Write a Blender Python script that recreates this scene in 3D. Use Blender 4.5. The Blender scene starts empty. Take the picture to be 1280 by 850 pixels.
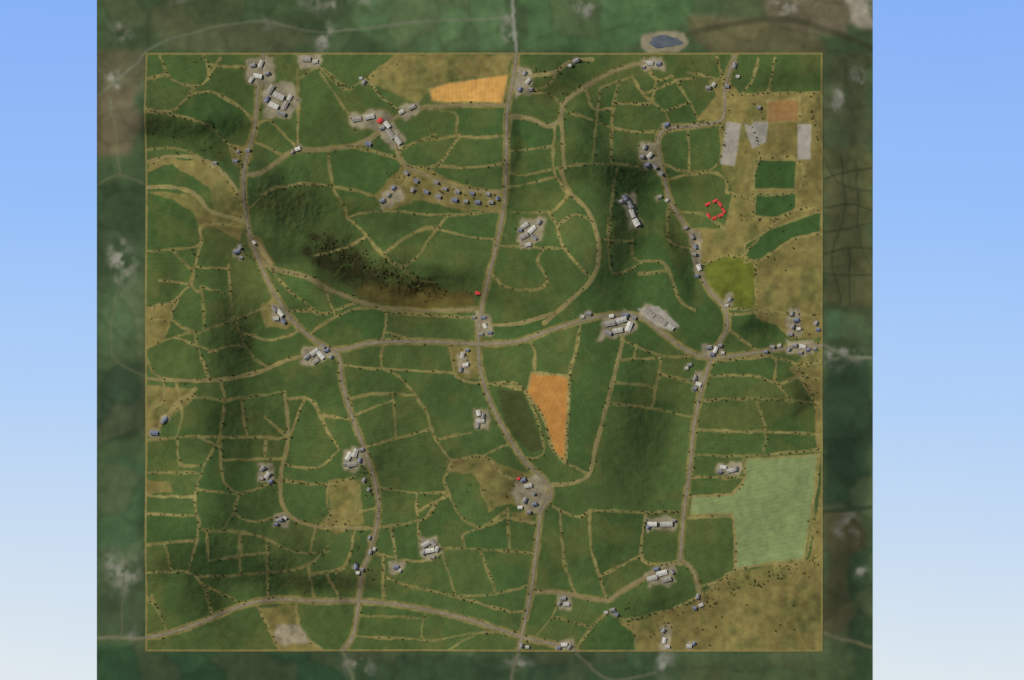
import bpy, math, random
import numpy as np
from mathutils import Vector
random.seed(7); rng=np.random.default_rng(7)
S=2.0                      # metres per map unit
X0,X1,Y0,Y1=182,1028,66,814
def lin(r,g,b,k=1.0):
    f=lambda c:(c/255/12.92 if c/255<=0.04045 else ((c/255+0.055)/1.055)**2.4)
    return np.array([f(r)*k,f(g)*k,f(b)*k])
scene=bpy.context.scene
def W(px,py): return (px-640)*S,(425-py)*S

# ------------------------------------------------------------------ noise
def vnoise(h,w,cell,seed):
    r=np.random.default_rng(seed)
    gh,gw=int(h/cell)+4,int(w/cell)+4
    g=r.random((gh,gw))*2-1
    y=np.arange(h)/cell+.5; x=np.arange(w)/cell+.5
    yi=y.astype(int); xi=x.astype(int); fy=y-yi; fx=x-xi
    fy=fy*fy*(3-2*fy); fx=fx*fx*(3-2*fx)
    a=g[yi][:,xi]; b=g[yi][:,xi+1]; c=g[yi+1][:,xi]; d=g[yi+1][:,xi+1]
    fx=fx[None,:]; fy=fy[:,None]
    return (a*(1-fx)+b*fx)*(1-fy)+(c*(1-fx)+d*fx)*fy
def fbm(h,w,cell,seed,o=4):
    t=0;a=1;s=0
    for i in range(o):
        t=t+a*vnoise(h,w,max(cell/2**i,1.01),seed+i*13); s+=a; a*=.5
    return t/s
def smooth(pts,n=6,closed=False):
    P=[np.array(p,float) for p in pts]
    if len(P)<3: 
        return [P[0]+(P[1]-P[0])*t for t in np.linspace(0,1,8)]
    out=[]
    for i in range(len(P)-1):
        p0=P[max(i-1,0)];p1=P[i];p2=P[i+1];p3=P[min(i+2,len(P)-1)]
        for k in range(n):
            t=k/n
            out.append(.5*((2*p1)+(-p0+p2)*t+(2*p0-5*p1+4*p2-p3)*t*t+(-p0+3*p1-3*p2+p3)*t**3))
    out.append(P[-1]); return out

# ------------------------------------------------------------------ survey data (map units)
MAIN=[
[(646,66),(641,100),(634,140),(633,190),(631,250),(622,300),(610,350),(602,385),(598,420),(600,460),(612,500),(632,540),(655,575),(680,600),(689,618),(676,642),(671,680),(665,730),(655,780),(648,814)],
[(385,438),(425,437),(470,428),(540,427),(600,430),(650,426),(690,412),(730,400),(762,394),(800,396),(830,418),(862,440),(893,447),(950,440),(1000,433),(1028,432)],
[(330,66),(323,110),(318,160),(308,200),(306,240),(312,290),(325,330),(345,370),(370,405),(400,430),(423,445),(428,480),(440,520),(455,560),(468,600),(473,640),(465,680),(452,720),(447,760),(441,795),(428,814)],
[(182,797),(215,790),(250,778),(300,758),(340,750),(400,752),(450,752),(510,758),(570,770),(620,785),(660,798),(700,806),(720,814)],
[(918,70),(906,110),(903,148),(870,157),(832,162),(822,180),(830,220),(840,255),(862,290),(872,330),(885,360),(905,385),(908,410),(893,440),(880,475),(868,530),(862,590),(855,640),(850,702)],
]
LANE=[
[(314,292),(322,315),(340,335),(380,345),(420,365),(470,383),(520,388),(560,388),(600,386)],
[(668,740),(700,740),(755,750),(775,740),(805,722),(825,713),(850,702),(865,712),(874,740),(872,756)],
[(636,146),(660,148),(685,158),(700,150),(706,128),(740,103),(780,84),(815,78)],
[(308,220),(330,215),(365,190),(400,187),(440,182),(465,172),(490,150),(520,137),(570,132),(634,132)],
[(495,180),(505,205),(540,222),(575,235),(605,240),(632,240)],
]
TRACK=[
[(400,441),(360,450),(320,466),(270,475),(215,475),(186,473)],
[(480,250),(510,225),(505,205)],
[(690,606),(718,603),(737,590),(745,555),(757,510),(770,460),(778,425),(776,405)],
[(680,404),(710,378),(742,345),(748,305),(735,265),(712,240),(700,212)],
[(182,204),(215,196),(255,200),(285,222),(303,248)],
[(182,234),(215,234),(245,243),(265,265),(306,276)],
[(355,490),(360,545),(350,600),(358,640),(395,658),(466,660)],
[(245,486),(222,505),(207,523),(194,540)],
[(650,95),(690,92),(715,76),(740,74)],
[(598,388),(610,405),(650,404),(690,392)],
[(705,210),(702,160),(700,148)],
]
L="""200,70 215,100 245,108 262,95 255,70|182,137 215,140 235,122 245,108|235,120 265,115 300,135 317,155|372,88 400,85 430,112 455,100 495,80|400,95 412,108 427,130 440,150|
182,140 225,146 262,158 285,180 305,200|182,188 225,186 262,195|
375,98 373,140 372,186|318,160 335,150 352,165 372,186|410,192 415,230 430,258 433,272|340,236 375,230 412,232|318,262 340,237|
433,272 455,266 500,264 530,268 580,268 628,266|433,272 455,290 472,312 500,332 522,320 540,295 560,270|490,306 530,286 580,295 621,302|456,296 430,310 395,320|500,332 520,350 545,352|
400,90 440,120|457,98 475,120 500,130|
520,140 568,142 575,170 632,173|572,174 545,207 510,208|545,207 590,210 632,206|520,168 575,168|505,185 540,170|
640,150 636,215 692,212|696,160 692,212 710,245|640,232 690,225|692,212 740,205 800,208 812,212|665,120 690,120 700,135|650,118 680,110 700,95|
770,98 765,150 765,198|790,95 805,118 832,142 835,158|805,118 850,100 868,75|840,95 860,125 876,152|765,160 800,165 825,160|895,72 900,110|868,98 902,100|760,125 800,130|720,140 765,160|740,205 745,160 750,110|
905,118 940,118 1028,116|925,122 940,100 948,72|832,165 900,156 897,205 862,215 835,205|838,225 880,215 905,222 908,240|850,262 880,268 905,285|908,240 942,250|935,200 945,197 997,200 997,238 942,240 940,200|942,240 942,272 970,274 996,262 1027,262|930,305 960,285 996,270|930,330 950,325 990,300 1028,292|
880,330 905,320 940,325 945,350 943,388|905,385 945,388 1028,396|
640,265 690,264 712,242|697,282 720,268 740,280|697,282 705,310 735,345|640,265 650,285|682,270 697,282|616,340 630,358 668,362 684,350 672,328 678,310|640,310 680,310 705,312|
790,280 795,325 830,330 848,372 868,388|762,270 765,340 800,342|748,300 790,300|770,215 765,250 755,290|830,255 835,300 868,312|815,345 835,340|
182,315 215,312 250,306 250,285 265,280 308,283|250,306 245,330 240,356 255,366|182,285 182,240|240,356 225,370 216,400 250,416 256,396 252,358|258,335 297,330|285,336 290,380 300,415 315,445 338,460|182,385 215,378 225,370|182,436 210,424 240,415|182,438 192,465 215,475|255,415 290,400 330,385 345,374|245,412 250,440 266,474|252,358 285,372|217,330 240,340|300,415 340,425 375,415|
338,332 360,362 380,376 402,392 440,380|355,345 385,350|385,415 420,396 450,386 482,390 480,428|440,380 455,370|402,365 420,395|360,385 385,395|
482,390 540,394 598,396|480,412 520,420|478,432 477,458 500,472 530,510 545,550 566,576|480,458 520,463 566,470|566,434 570,470 605,478|433,500 470,492 524,490|448,562 490,550 530,540|470,612 520,616 562,614|441,520 480,505|555,598 560,615 575,645 600,662|565,576 604,570 625,590 645,600|555,598 566,576|604,570 640,555 655,575|
660,466 710,468|660,430 668,440 668,466|725,404 720,440 712,470 707,578|620,485 655,487 680,562 664,568|658,490 678,520 690,560 706,578|612,478 655,485|
780,425 830,445 866,460|778,450 820,448 825,455 815,510|770,482 816,485|765,506 815,510 868,520|868,480 825,470|730,590 707,578|800,425 795,450|
890,455 940,447 968,447 970,480 1000,470 1028,475|885,472 940,470 970,480|878,500 945,498 1024,504|945,498 957,540 952,562|873,540 957,540 1022,542|868,570 930,570 1024,562|970,480 985,500|1000,470 1018,500|968,447 1000,455 1028,452|912,395 960,390 985,400|915,412 950,430|
862,598 930,596|865,620 915,618|855,650 915,645|805,640 803,700 848,702|800,640 858,640|737,638 800,640|690,632 720,646 737,637|737,638 740,690 757,745|915,645 918,712 860,735|918,712 960,705 1005,700 1018,620 1024,568|775,776 855,755 920,714|930,572 930,600 915,618|
668,692 600,686 560,682|575,747 620,742 665,732|182,716 235,715 255,735 265,772|235,715 250,660 245,620 256,582 276,546|182,680 240,676|182,642 246,645|246,660 320,668 370,690 410,682|182,550 230,546 276,546 360,548|275,476 281,500 276,546 280,600 300,617|300,495 360,490|362,500 388,500 410,540 425,562|220,548 226,580 256,582|182,590 252,592|365,602 410,606 442,596|300,617 295,640 320,652 358,640|245,610 300,618|245,720 335,716 385,706 412,690|262,700 330,695|335,668 336,744|385,708 396,748|410,708 422,748|281,500 330,495|330,520 360,548|425,562 395,585 360,580|280,575 350,570|410,606 415,640 450,636|415,640 400,658|440,660 436,700 420,720|395,658 385,690|300,618 345,600|182,620 245,622|205,476 205,500 190,510|
370,756 375,788 402,812|322,762 350,812|447,768 532,772|536,766 530,800 600,790 652,792|450,800 530,802|560,812 600,790|190,745 210,790|182,745 195,755|265,772 260,750|
470,660 526,650 550,640|475,616 476,650|522,616 526,680 540,670|526,640 560,620|492,656 495,704|480,692 480,744|510,690 540,700 550,685|552,685 570,745|600,690 622,738|602,660 580,668 580,690|632,640 632,690|600,640 640,635|480,720 520,735 570,745|640,650 668,655|500,700 470,690|630,650 600,660|
722,800 757,766 782,758|665,800 690,770 700,745|690,770 730,778|795,812 790,785 775,776|640,765 660,760|560,755 640,765|
790,700 760,720|545,550 590,540|700,640 705,700 720,740|
182,100 205,98|262,80 312,84|262,96 275,72|330,178 350,192|317,118 332,120|415,75 430,112|440,195 470,190 498,200|412,232 450,240 478,245|
640,190 692,185|728,108 742,135 770,140|750,110 790,95|805,72 820,100 840,95|820,100 812,130|840,130 876,120|860,160 862,215|885,215 860,240|940,152 948,198|968,74 960,118|1000,120 998,160|
270,440 300,432 318,448|225,440 262,440|190,400 216,400|200,350 240,356|222,476 228,520 222,548|240,500 278,500|250,560 276,560|300,500 305,545|330,548 332,580|282,640 285,664|262,664 262,700|300,668 305,716|210,680 212,715|250,735 300,745|395,718 440,716|380,500 378,548|395,520 440,528|
430,455 475,470|490,492 495,550|
"""
HEDGE=[]
for s in L.replace("\n","").split("|"):
    p=[tuple(float(c) for c in q.split(",")) for q in s.split()]
    if len(p)>1: HEDGE.append(p)
# join loose hedge ends to the nearest boundary, lane or road
allp=[np.array(smooth(l,8)) for l in HEDGE+MAIN+LANE+TRACK]
new=[]
for k,l in enumerate(HEDGE):
    l=list(l)
    for e in(0,-1):
        p=np.array(l[e]);best=None;bd=24
        if min(p[0]-X0,X1-p[0],p[1]-Y0,Y1-p[1])<9: continue
        for j,Q in enumerate(allp):
            if j==k: continue
            d=np.hypot(*(Q-p).T);i=d.argmin()
            if d[i]<bd: bd=d[i];best=Q[i]
        if best is not None: l[e]=tuple(best)
    new.append(l)
HEDGE=new
# areas: kind, polygon
A=[
('olive',[(495,68),(641,68),(636,92),(560,102),(535,115),(522,130),(497,122),(455,98)]),
('olive',[(905,118),(1028,114),(1028,398),(945,390),(945,345),(905,320),(878,330),(866,296),(860,285),(905,285),(915,240),(903,210),(898,158)]),
('olive',[(182,385),(215,378),(214,410),(205,424),(182,436)]),
('olive',[(182,240),(245,243),(262,265),(306,280),(300,300),(262,282),(250,290),(240,262),(200,245)]),
('olive',[(190,200),(255,200),(290,225),(306,250),(306,278),(270,262),(262,235),(215,205),(182,215)]),
('olive',[(775,780),(860,755),(875,745),(920,714),(1010,700),(1028,600),(1028,814),(798,814),(792,790)]),
('olive',[(560,574),(604,570),(650,588),(682,602),(688,628),(664,645),(640,628),(612,640),(600,612),(590,590),(562,592)]),
('olive',[(322,760),(371,756),(375,788),(402,814),(347,814)]),
('olive',[(470,242),(500,208),(530,208),(560,224),(626,240),(628,266),(580,264),(520,250),(480,266)]),
('olive',[(182,600),(214,602),(216,616),(182,618)]),
('olive',[(325,380),(345,372),(372,402),(360,410),(330,408)]),
('olive',[(182,480),(246,486),(240,500),(214,520),(190,545),(182,545)]),
('olive',[(410,600),(450,600),(455,655),(420,668),(400,658),(412,640)]),
('olive',[(640,640),(668,640),(664,652),(640,650)]),
('olive',[(1004,445),(1028,440),(1028,560),(1020,560),(1018,500),(985,460)]),
('olive',[(560,432),(595,435),(596,475),(570,470)]),
('olive',[(286,178),(316,182),(318,200),(306,215),(292,205)]),
('olive',[(885,100),(905,95),(930,125),(905,150),(870,152),(895,120)]),
('olive',[(940,380),(1028,380),(1028,420),(990,425),(970,405),(945,400)]),
('olive',[(312,292),(328,300),(345,330),(330,335),(318,318)]),
('hollow_shade',[(182,150),(222,148),(262,162),(288,185),(300,208),(275,200),(235,188),(182,186)]),  # grass hollow: its shade painted into the cover colour as darker green
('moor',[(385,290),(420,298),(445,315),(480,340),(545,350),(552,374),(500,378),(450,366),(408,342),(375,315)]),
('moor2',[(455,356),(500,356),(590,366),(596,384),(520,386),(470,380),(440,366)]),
('green',[(943,199),(996,201),(994,237),(942,237)]),
('green',[(943,241),(995,241),(994,262),(970,273),(943,270)]),
('green',[(932,305),(962,286),(1026,264),(1026,290),(990,299),(950,324),(930,329)]),
('lightolive',[(880,332),(905,321),(925,318),(940,328),(945,350),(942,384),(915,384),(886,362)]),
('ochre',[(537,112),(560,104),(590,100),(636,93),(628,132),(590,128),(560,129),(540,126)]),
('brown',[(959,126),(999,124),(1000,152),(958,154)]),
('orange',[(664,466),(709,469),(712,490),(705,578),(692,562),(679,522),(659,490)]),
('darkol',[(621,487),(654,488),(679,560),(664,566),(634,536)]),
('pale',[(932,574),(1021,568),(1017,620),(1004,698),(960,704),(919,711),(916,642),(863,643),(866,621),(914,618),(930,600)]),
('dirt',[(316,298),(326,304),(341,330),(330,334),(318,316)]),
]
YARD=[
[(308,74),(340,72),(345,100),(325,108),(308,100)],[(330,105),(362,102),(374,125),(362,148),(330,146)],[(372,68),(402,68),(400,84),(374,86)],
[(437,144),(486,138),(506,180),(490,188),(468,162),(440,160)],[(498,132),(524,128),(526,140),(505,150)],
[(476,240),(500,232),(505,248),(478,262)],[(648,278),(680,272),(678,300),(650,312)],[(645,86),(665,86),(665,115),(642,125)],
[(798,180),(818,180),(824,214),(806,212)],
[(756,396),(790,390),(797,412),(768,424),(756,420),(746,426)],[(378,436),(405,430),(418,444),(390,458),(376,452)],
[(338,380),(352,382),(368,402),(340,402)],[(428,565),(452,558),(460,580),(430,588)],[(590,512),(610,510),(612,536),(592,538)],[(322,580),(340,580),(342,606),(322,602)],[(524,676),(546,670),(554,692),(534,700),(524,692)],
[(644,600),(672,596),(686,620),(672,642),(648,636),(640,618)],[(806,648),(846,648),(846,660),(808,662)],[(806,716),(838,706),(846,726),(812,732)],[(345,782),(372,780),(388,802),(356,808),(342,796)],
[(878,430),(902,428),(902,444),(880,446)],[(985,426),(1015,426),(1015,444),(985,442)],[(868,466),(880,466),(876,488),(866,488)],[(985,385),(1000,385),(1000,420),(984,420)],[(895,580),(926,578),(926,594),(898,594)],
[(592,388),(612,392),(614,420),(598,420)],[(572,438),(586,438),(586,466),(574,466)],[(825,780),(840,780),(838,814),(824,814)],[(776,242),(792,240),(802,284),(788,286)],[(862,288),(876,290),(878,350),(868,345)],
[(800,72),(830,72),(830,86),(805,88)],[(342,642),(360,644),(358,658),(344,656)],[(694,742),(714,742),(714,760),(698,760)],[(696,800),(718,800),(716,812),(696,812)],[(905,366),(918,366),(916,384),(906,382)],[(486,702),(506,702),(504,716),(488,716)],
]
HARD=[[(908,152),(926,155),(918,208),(900,205)],[(930,154),(938,158),(944,152),(960,153),(957,178),(940,186),(934,170)],[(997,156),(1014,156),(1012,200),(997,200)],[(797,386),(822,382),(850,408),(838,414),(815,404)]]
B="""316,82,14,9,20,slate|326,80,20,10,70,tin|322,95,22,11,-10,white|334,92,12,8,30,slate|314,100,14,8,60,tin|338,112,26,12,60,asbestos|348,120,30,14,-25,tin|342,132,26,12,-25,white|356,132,24,12,65,asbestos|352,142,20,10,-20,slate|362,122,16,10,60,tin|334,124,16,9,70,blue|
383,74,22,12,0,asbestos|394,77,14,9,10,tin|446,149,24,12,8,asbestos|462,146,26,12,10,tin|475,151,13,10,40,red|484,156,18,11,-50,white|488,167,30,13,-55,asbestos|497,175,26,12,-55,tin|478,160,14,8,20,slate|502,140,14,9,30,tin|515,134,18,10,25,asbestos|
460,180,16,9,-15,blue|372,186,14,9,20,white|366,190,9,7,50,slate|478,251,13,9,20,blue|486,244,11,8,50,slate|492,235,12,8,40,blue|508,216,12,8,-50,slate|520,226,12,8,-30,blue|516,238,11,8,60,slate|533,240,12,8,-20,blue|548,246,12,8,-15,slate|568,250,14,9,-10,blue|556,236,11,8,-20,slate|582,252,12,8,-5,slate|597,253,13,9,0,blue|614,253,12,8,0,slate|590,242,11,8,-10,blue|610,243,11,8,0,slate|572,240,11,8,-10,slate|622,248,9,8,90,blue|545,228,11,8,-20,slate|
656,282,20,10,35,tin|665,287,24,11,45,white|655,295,24,12,30,asbestos|668,297,14,9,-40,slate|674,278,14,9,60,slate|660,306,16,9,10,tin|650,288,10,8,0,blue|
656,92,12,8,70,slate|660,102,16,9,50,tin|650,112,12,8,60,blue|663,112,10,8,0,slate|720,76,16,9,30,slate|712,82,9,7,0,tin|812,79,18,11,0,tin|823,80,13,9,10,blue|804,84,9,7,0,slate|
833,156,14,9,20,blue|806,184,14,9,70,slate|812,194,16,9,50,tin|809,206,13,8,20,blue|819,208,12,8,-50,slate|826,216,12,8,-40,slate|802,196,10,8,0,slate|825,246,12,8,20,slate|834,250,9,7,50,tin|
781,247,14,9,-60,blue|787,256,20,11,-60,slate|790,267,22,11,-70,tin|795,278,20,14,-60,white|776,252,10,8,20,slate|
866,295,13,8,-70,slate|870,308,12,8,-80,blue|868,318,10,8,0,slate|874,334,16,10,-70,white|871,345,10,8,0,blue|912,375,14,9,60,slate|908,382,9,7,0,tin|858,285,9,7,30,slate|
885,110,13,8,10,slate|892,106,10,8,60,tin|908,108,12,8,0,slate|918,82,14,9,80,slate|922,96,9,7,0,tin|948,135,9,8,0,slate|
762,404,28,14,10,asbestos|776,400,30,14,15,tin|786,408,26,14,70,white|772,413,26,12,10,tin|760,416,18,10,-20,slate|781,394,16,9,0,blue|792,397,12,9,-20,slate|764,395,12,8,10,white|
812,391,30,14,-40,asbestos|826,400,34,14,-38,asbestos|838,408,20,10,-40,tin|735,392,16,9,-10,slate|728,396,9,7,10,tin|597,366,12,8,0,red|604,397,12,8,0,blue|606,407,13,9,-70,white|601,418,12,8,10,slate|592,397,10,7,0,slate|612,416,11,8,0,blue|
578,444,16,9,80,tin|582,456,14,9,10,white|576,462,12,8,90,slate|584,438,9,7,0,blue|598,516,14,10,-80,white|600,526,22,10,0,tin|604,520,12,8,80,slate|597,532,12,8,80,asbestos|
654,600,14,9,30,blue|648,598,8,6,10,red|660,607,20,10,10,tin|666,616,12,8,-40,slate|656,625,16,9,60,slate|668,630,12,8,20,blue|650,634,12,8,0,white|661,640,10,8,0,slate|
343,386,16,9,-60,slate|350,391,20,10,-50,white|345,398,14,9,0,tin|354,401,14,9,-50,blue|384,446,18,10,40,slate|393,440,24,12,35,tin|401,444,22,11,-50,white|408,438,14,8,20,blue|395,451,18,10,35,asbestos|414,446,11,8,60,slate|404,433,10,8,-40,slate|
296,314,18,9,20,blue|300,308,12,8,-60,slate|318,303,10,7,-60,tin|301,322,9,7,0,slate|310,188,10,8,0,slate|298,190,9,7,40,slate|295,202,12,7,0,blue|270,205,9,7,0,slate|
436,570,22,12,60,white|444,566,22,12,70,tin|440,580,26,12,10,asbestos|450,575,13,8,70,blue|432,580,12,8,0,slate|452,562,12,8,20,slate|455,600,11,8,60,slate|461,612,9,8,60,slate|
328,586,14,9,50,slate|334,594,18,10,60,tin|326,598,12,8,0,asbestos|338,602,12,8,30,blue|349,650,16,9,20,slate|356,647,10,7,-30,tin|345,655,9,7,0,blue|207,524,16,9,50,blue|203,528,8,7,0,slate|193,541,20,11,0,blue|
532,680,22,11,30,tin|541,678,20,11,-50,asbestos|537,688,24,11,10,white|546,686,14,9,70,tin|530,690,14,9,60,slate|540,696,13,8,0,asbestos|495,709,14,9,10,blue|500,713,9,7,50,tin|445,708,14,9,80,blue|452,712,10,8,0,slate|463,690,12,8,70,slate|468,686,9,7,70,tin|447,716,9,7,0,white|462,672,10,7,70,slate|
815,655,24,11,0,white|833,655,32,12,0,tin|842,651,10,7,0,slate|810,659,9,8,60,blue|815,722,26,12,15,tin|827,716,28,13,15,white|833,724,24,11,15,asbestos|820,711,14,9,15,blue|840,714,12,8,-60,slate|872,745,14,9,70,slate|876,756,12,8,20,tin|868,760,10,8,0,blue|
704,748,14,9,10,slate|708,755,14,9,0,tin|699,754,9,7,60,slate|765,762,14,9,20,slate|770,767,11,8,-40,blue|757,765,9,7,0,tin|652,806,11,8,80,slate|659,808,9,7,0,tin|705,805,16,9,0,white|712,808,12,8,60,slate|698,809,10,7,0,blue|861,807,14,9,0,tin|867,804,9,8,50,blue|830,800,14,9,80,white|834,808,12,8,0,tin|829,788,11,8,60,slate|
904,584,16,9,-10,white|913,588,18,10,10,tin|920,586,12,9,80,slate|900,590,10,7,0,blue|869,472,13,8,70,slate|873,480,14,9,-20,white|868,486,10,8,0,blue|862,456,12,8,10,slate|858,460,9,7,0,tin|886,434,14,9,10,slate|894,437,16,9,70,white|890,443,12,8,0,blue|900,432,10,8,20,slate|903,441,9,7,0,tin|
990,392,12,8,70,slate|995,400,14,9,10,blue|991,408,12,8,60,slate|998,411,10,7,0,white|988,418,11,8,0,slate|993,432,14,9,10,slate|1003,433,16,9,-10,white|1010,437,12,8,20,blue|1000,441,11,8,0,slate|986,437,10,8,60,slate|965,434,12,8,0,slate|957,440,9,7,10,blue|974,432,9,7,30,tin|1020,404,12,8,60,slate|1022,412,10,7,0,blue|1018,436,9,8,0,slate|
885,255,13,6,24,red|894,251,12,6,24,red|900,255,13,6,-61,red|904.5,263,13,6,-61,red|901,269,13,6,24,red|893,272.5,12,6,24,red|886,269,12,6,-61,red|455,103,12,8,60,slate|451,98,8,6,0,tin"""
BL=[]
for s in B.replace("\n","").split("|"):
    a=s.split(",")
    if len(a)==6:
        k=1 if a[5]=='red' else .93
        BL.append((float(a[0]),float(a[1]),float(a[2])*k,float(a[3])*k,float(a[4]),a[5]))
# ------------------------------------------------------------------ raster land cover
H_,W_=Y1-Y0+1,X1-X0+1
yy,xx=np.mgrid[Y0:Y1+1,X0:X1+1].astype(float)
wx=xx+fbm(H_,W_,14,1,3)*3.2; wy=yy+fbm(H_,W_,14,50,3)*3.2
def dist_lines(lines,cx,cy,maxd=9,sm=True):
    D=np.full(cx.shape,99.)
    for l in lines:
        P=smooth(l,5) if sm else [np.array(p,float) for p in l]
        for a,b in zip(P[:-1],P[1:]):
            x0=int(max(min(a[0],b[0])-maxd-3-X0,0));x1=int(min(max(a[0],b[0])+maxd+4-X0,cx.shape[1]))
            y0=int(max(min(a[1],b[1])-maxd-3-Y0,0));y1=int(min(max(a[1],b[1])+maxd+4-Y0,cx.shape[0]))
            if x1<=x0 or y1<=y0: continue
            px=cx[y0:y1,x0:x1]-a[0];py=cy[y0:y1,x0:x1]-a[1]
            d=b-a;l2=d@d+1e-9
            t=np.clip((px*d[0]+py*d[1])/l2,0,1)
            q=np.hypot(px-t*d[0],py-t*d[1])
            D[y0:y1,x0:x1]=np.minimum(D[y0:y1,x0:x1],q)
    return D
def inpoly(poly,cx,cy):
    m=np.zeros(cx.shape,bool);n=len(poly)
    for i in range(n):
        xa,ya=poly[i];xb,yb=poly[(i+1)%n]
        c=((ya>cy)!=(yb>cy))
        m^= c&(cx<(xb-xa)*(cy-ya)/((yb-ya) if yb!=ya else 1e-9)+xa)
    return m
def blur(a,n=1):
    for _ in range(n):
        p=np.pad(a,[(1,1),(1,1)]+[(0,0)]*(a.ndim-2),mode='edge')
        a=(p[:-2,1:-1]+p[2:,1:-1]+p[1:-1,:-2]+p[1:-1,2:]+2*p[1:-1,1:-1])/6
    return a
mx=xx+fbm(H_,W_,10,5,3)*1.4; my=yy+fbm(H_,W_,10,70,3)*1.4
dH=dist_lines(HEDGE,mx,my); dM=dist_lines(MAIN,xx,yy); dL=dist_lines(LANE,xx,yy); dT=dist_lines(TRACK,xx,yy)
outl=[a[1]+[a[1][0]] for a in A if a[0] in('green','pale','ochre','brown','orange')]
dO=dist_lines(outl,mx,my,sm=False)
# field labels
bar=((dH<1.6)|(dM<3)|(dL<3)|(dT<2)|(dO<1.2))[::2,::2]
lab=rng.random(bar.shape); lab[bar]=0
for i in range(260):
    m=lab.copy()
    m[1:]=np.maximum(m[1:],lab[:-1]);m[:-1]=np.maximum(m[:-1],lab[1:])
    m[:,1:]=np.maximum(m[:,1:],lab[:,:-1]);m[:,:-1]=np.maximum(m[:,:-1],lab[:,1:])
    m[bar]=0; lab=m
fr=np.repeat(np.repeat(lab,2,0),2,1)[:H_,:W_]
fr=(fr*99991.0)%1.0
g1,g2,g3=lin(58,82,41),lin(70,90,47),lin(76,88,45)
t=fr[...,None]; t2=((fr*7.31)%1)[...,None]
col=g1*(1-t)+g2*t; col=col*(1-.6*t2)+g3*.6*t2
n1=fbm(H_,W_,60,200,4)[...,None]; n2=fbm(H_,W_,9,300,3)[...,None]
col=col*(1+.24*n1+.10*n2)
patch=np.clip(fbm(H_,W_,34,222,4)*1.5-.12,0,.35)[...,None]
col=col*(1-patch)+lin(94,96,50)*patch
stripe=np.ones((H_,W_))
C={'olive':lin(118,108,62),'hollow_shade':lin(48,58,26),'moor':lin(48,48,24),'moor2':lin(84,76,38),'green':lin(58,84,42),'lightolive':lin(92,100,36),'ochre':lin(192,147,78),
   'brown':lin(140,109,66),'orange':lin(166,119,60),'darkol':lin(64,72,38),'pale':lin(116,130,84),'dirt':lin(150,134,92)}
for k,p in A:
    nat=k in('olive','moor','hollow_shade','moor2','lightolive')
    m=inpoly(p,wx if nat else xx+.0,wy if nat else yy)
    m=blur(m.astype(float),16 if k in('moor','hollow_shade','moor2') else (4 if k=='lightolive' else 1))[...,None]
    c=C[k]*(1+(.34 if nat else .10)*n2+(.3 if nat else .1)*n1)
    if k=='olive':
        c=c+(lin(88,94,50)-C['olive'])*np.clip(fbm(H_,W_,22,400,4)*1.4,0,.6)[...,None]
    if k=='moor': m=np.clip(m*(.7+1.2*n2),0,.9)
    if k=='hollow_shade': m=m*.3  # painted shade laid thinly over the grass
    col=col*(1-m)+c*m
    if nat: stripe*=1-m[...,0]
verge=lin(132,122,74)
def mixline(col,D,w,c,a=1.0,soft=1.1):
    m=(np.clip((w-D)/soft+.5,0,1)*a)
    return col*(1-m[...,None])+c*m[...,None],m
wv=1.7+1.2*fbm(H_,W_,16,91,3)
vc=verge*(1+.35*n2)
a_=np.clip(.76+.5*fbm(H_,W_,30,95,3),.4,.92)
col,m=mixline(col,dH,wv,vc,a_,1.5); stripe*=1-m
col,m=mixline(col,dO,1.4,vc,.7); stripe*=1-m
col,m=mixline(col,dT,2.4+1.1*fbm(H_,W_,12,79,3),vc,.95,1.4); stripe*=1-m
col,m=mixline(col,dL,3.4+1.2*fbm(H_,W_,12,77,3),vc*.88,.85,2.0); stripe*=1-m
col,m=mixline(col,dM,4.5+1.5*fbm(H_,W_,12,78,3),vc*.88,.85,2.0); stripe*=1-m
ym=np.zeros((H_,W_));jx=xx+fbm(H_,W_,7,600,2)*4;jy=yy+fbm(H_,W_,7,700,2)*4
for p in YARD: 
    ym=np.maximum(ym,inpoly(p,jx,jy).astype(float))
bm=np.zeros((H_,W_))
for bx,by,bl,bw,br,bk in BL:
    if bk=='red': continue
    x0=int(max(bx-16-X0,0));x1=int(min(bx+17-X0,W_));y0=int(max(by-16-Y0,0));y1=int(min(by+17-Y0,H_))
    q=np.hypot(jx[y0:y1,x0:x1]-bx,jy[y0:y1,x0:x1]-by)
    bm[y0:y1,x0:x1]=np.maximum(bm[y0:y1,x0:x1],np.clip((bl*.4+.5-q)/2.5,0,1)*.6)
ring=np.clip(blur(np.maximum(ym,bm),10)*1.5,0,1)
col=col*(1-.6*ring[...,None])+vc*.85*.6*ring[...,None]
ym=np.maximum(blur(ym,2)*.72,bm); yc=lin(138,130,112)*(1+.6*n2)
col=col*(1-ym[...,None])+yc*ym[...,None]
hm=np.zeros((H_,W_))
for p in HARD: hm=np.maximum(hm,inpoly(p,xx,yy).astype(float))
hm=blur(hm,1)*.9;col=col*(1-hm[...,None])+lin(146,142,132)*(1+.2*n2)*hm[...,None]
ym=np.maximum(ym,hm);stripe*=1-np.clip(ring+hm,0,1)
eb=np.minimum(np.minimum(xx-X0,X1-xx),np.minimum(yy-Y0,Y1-yy))
col,m=mixline(col,eb,2.3,lin(124,114,68),.9,1.0); stripe*=1-m
col=np.clip(col,.002,.9)

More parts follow.
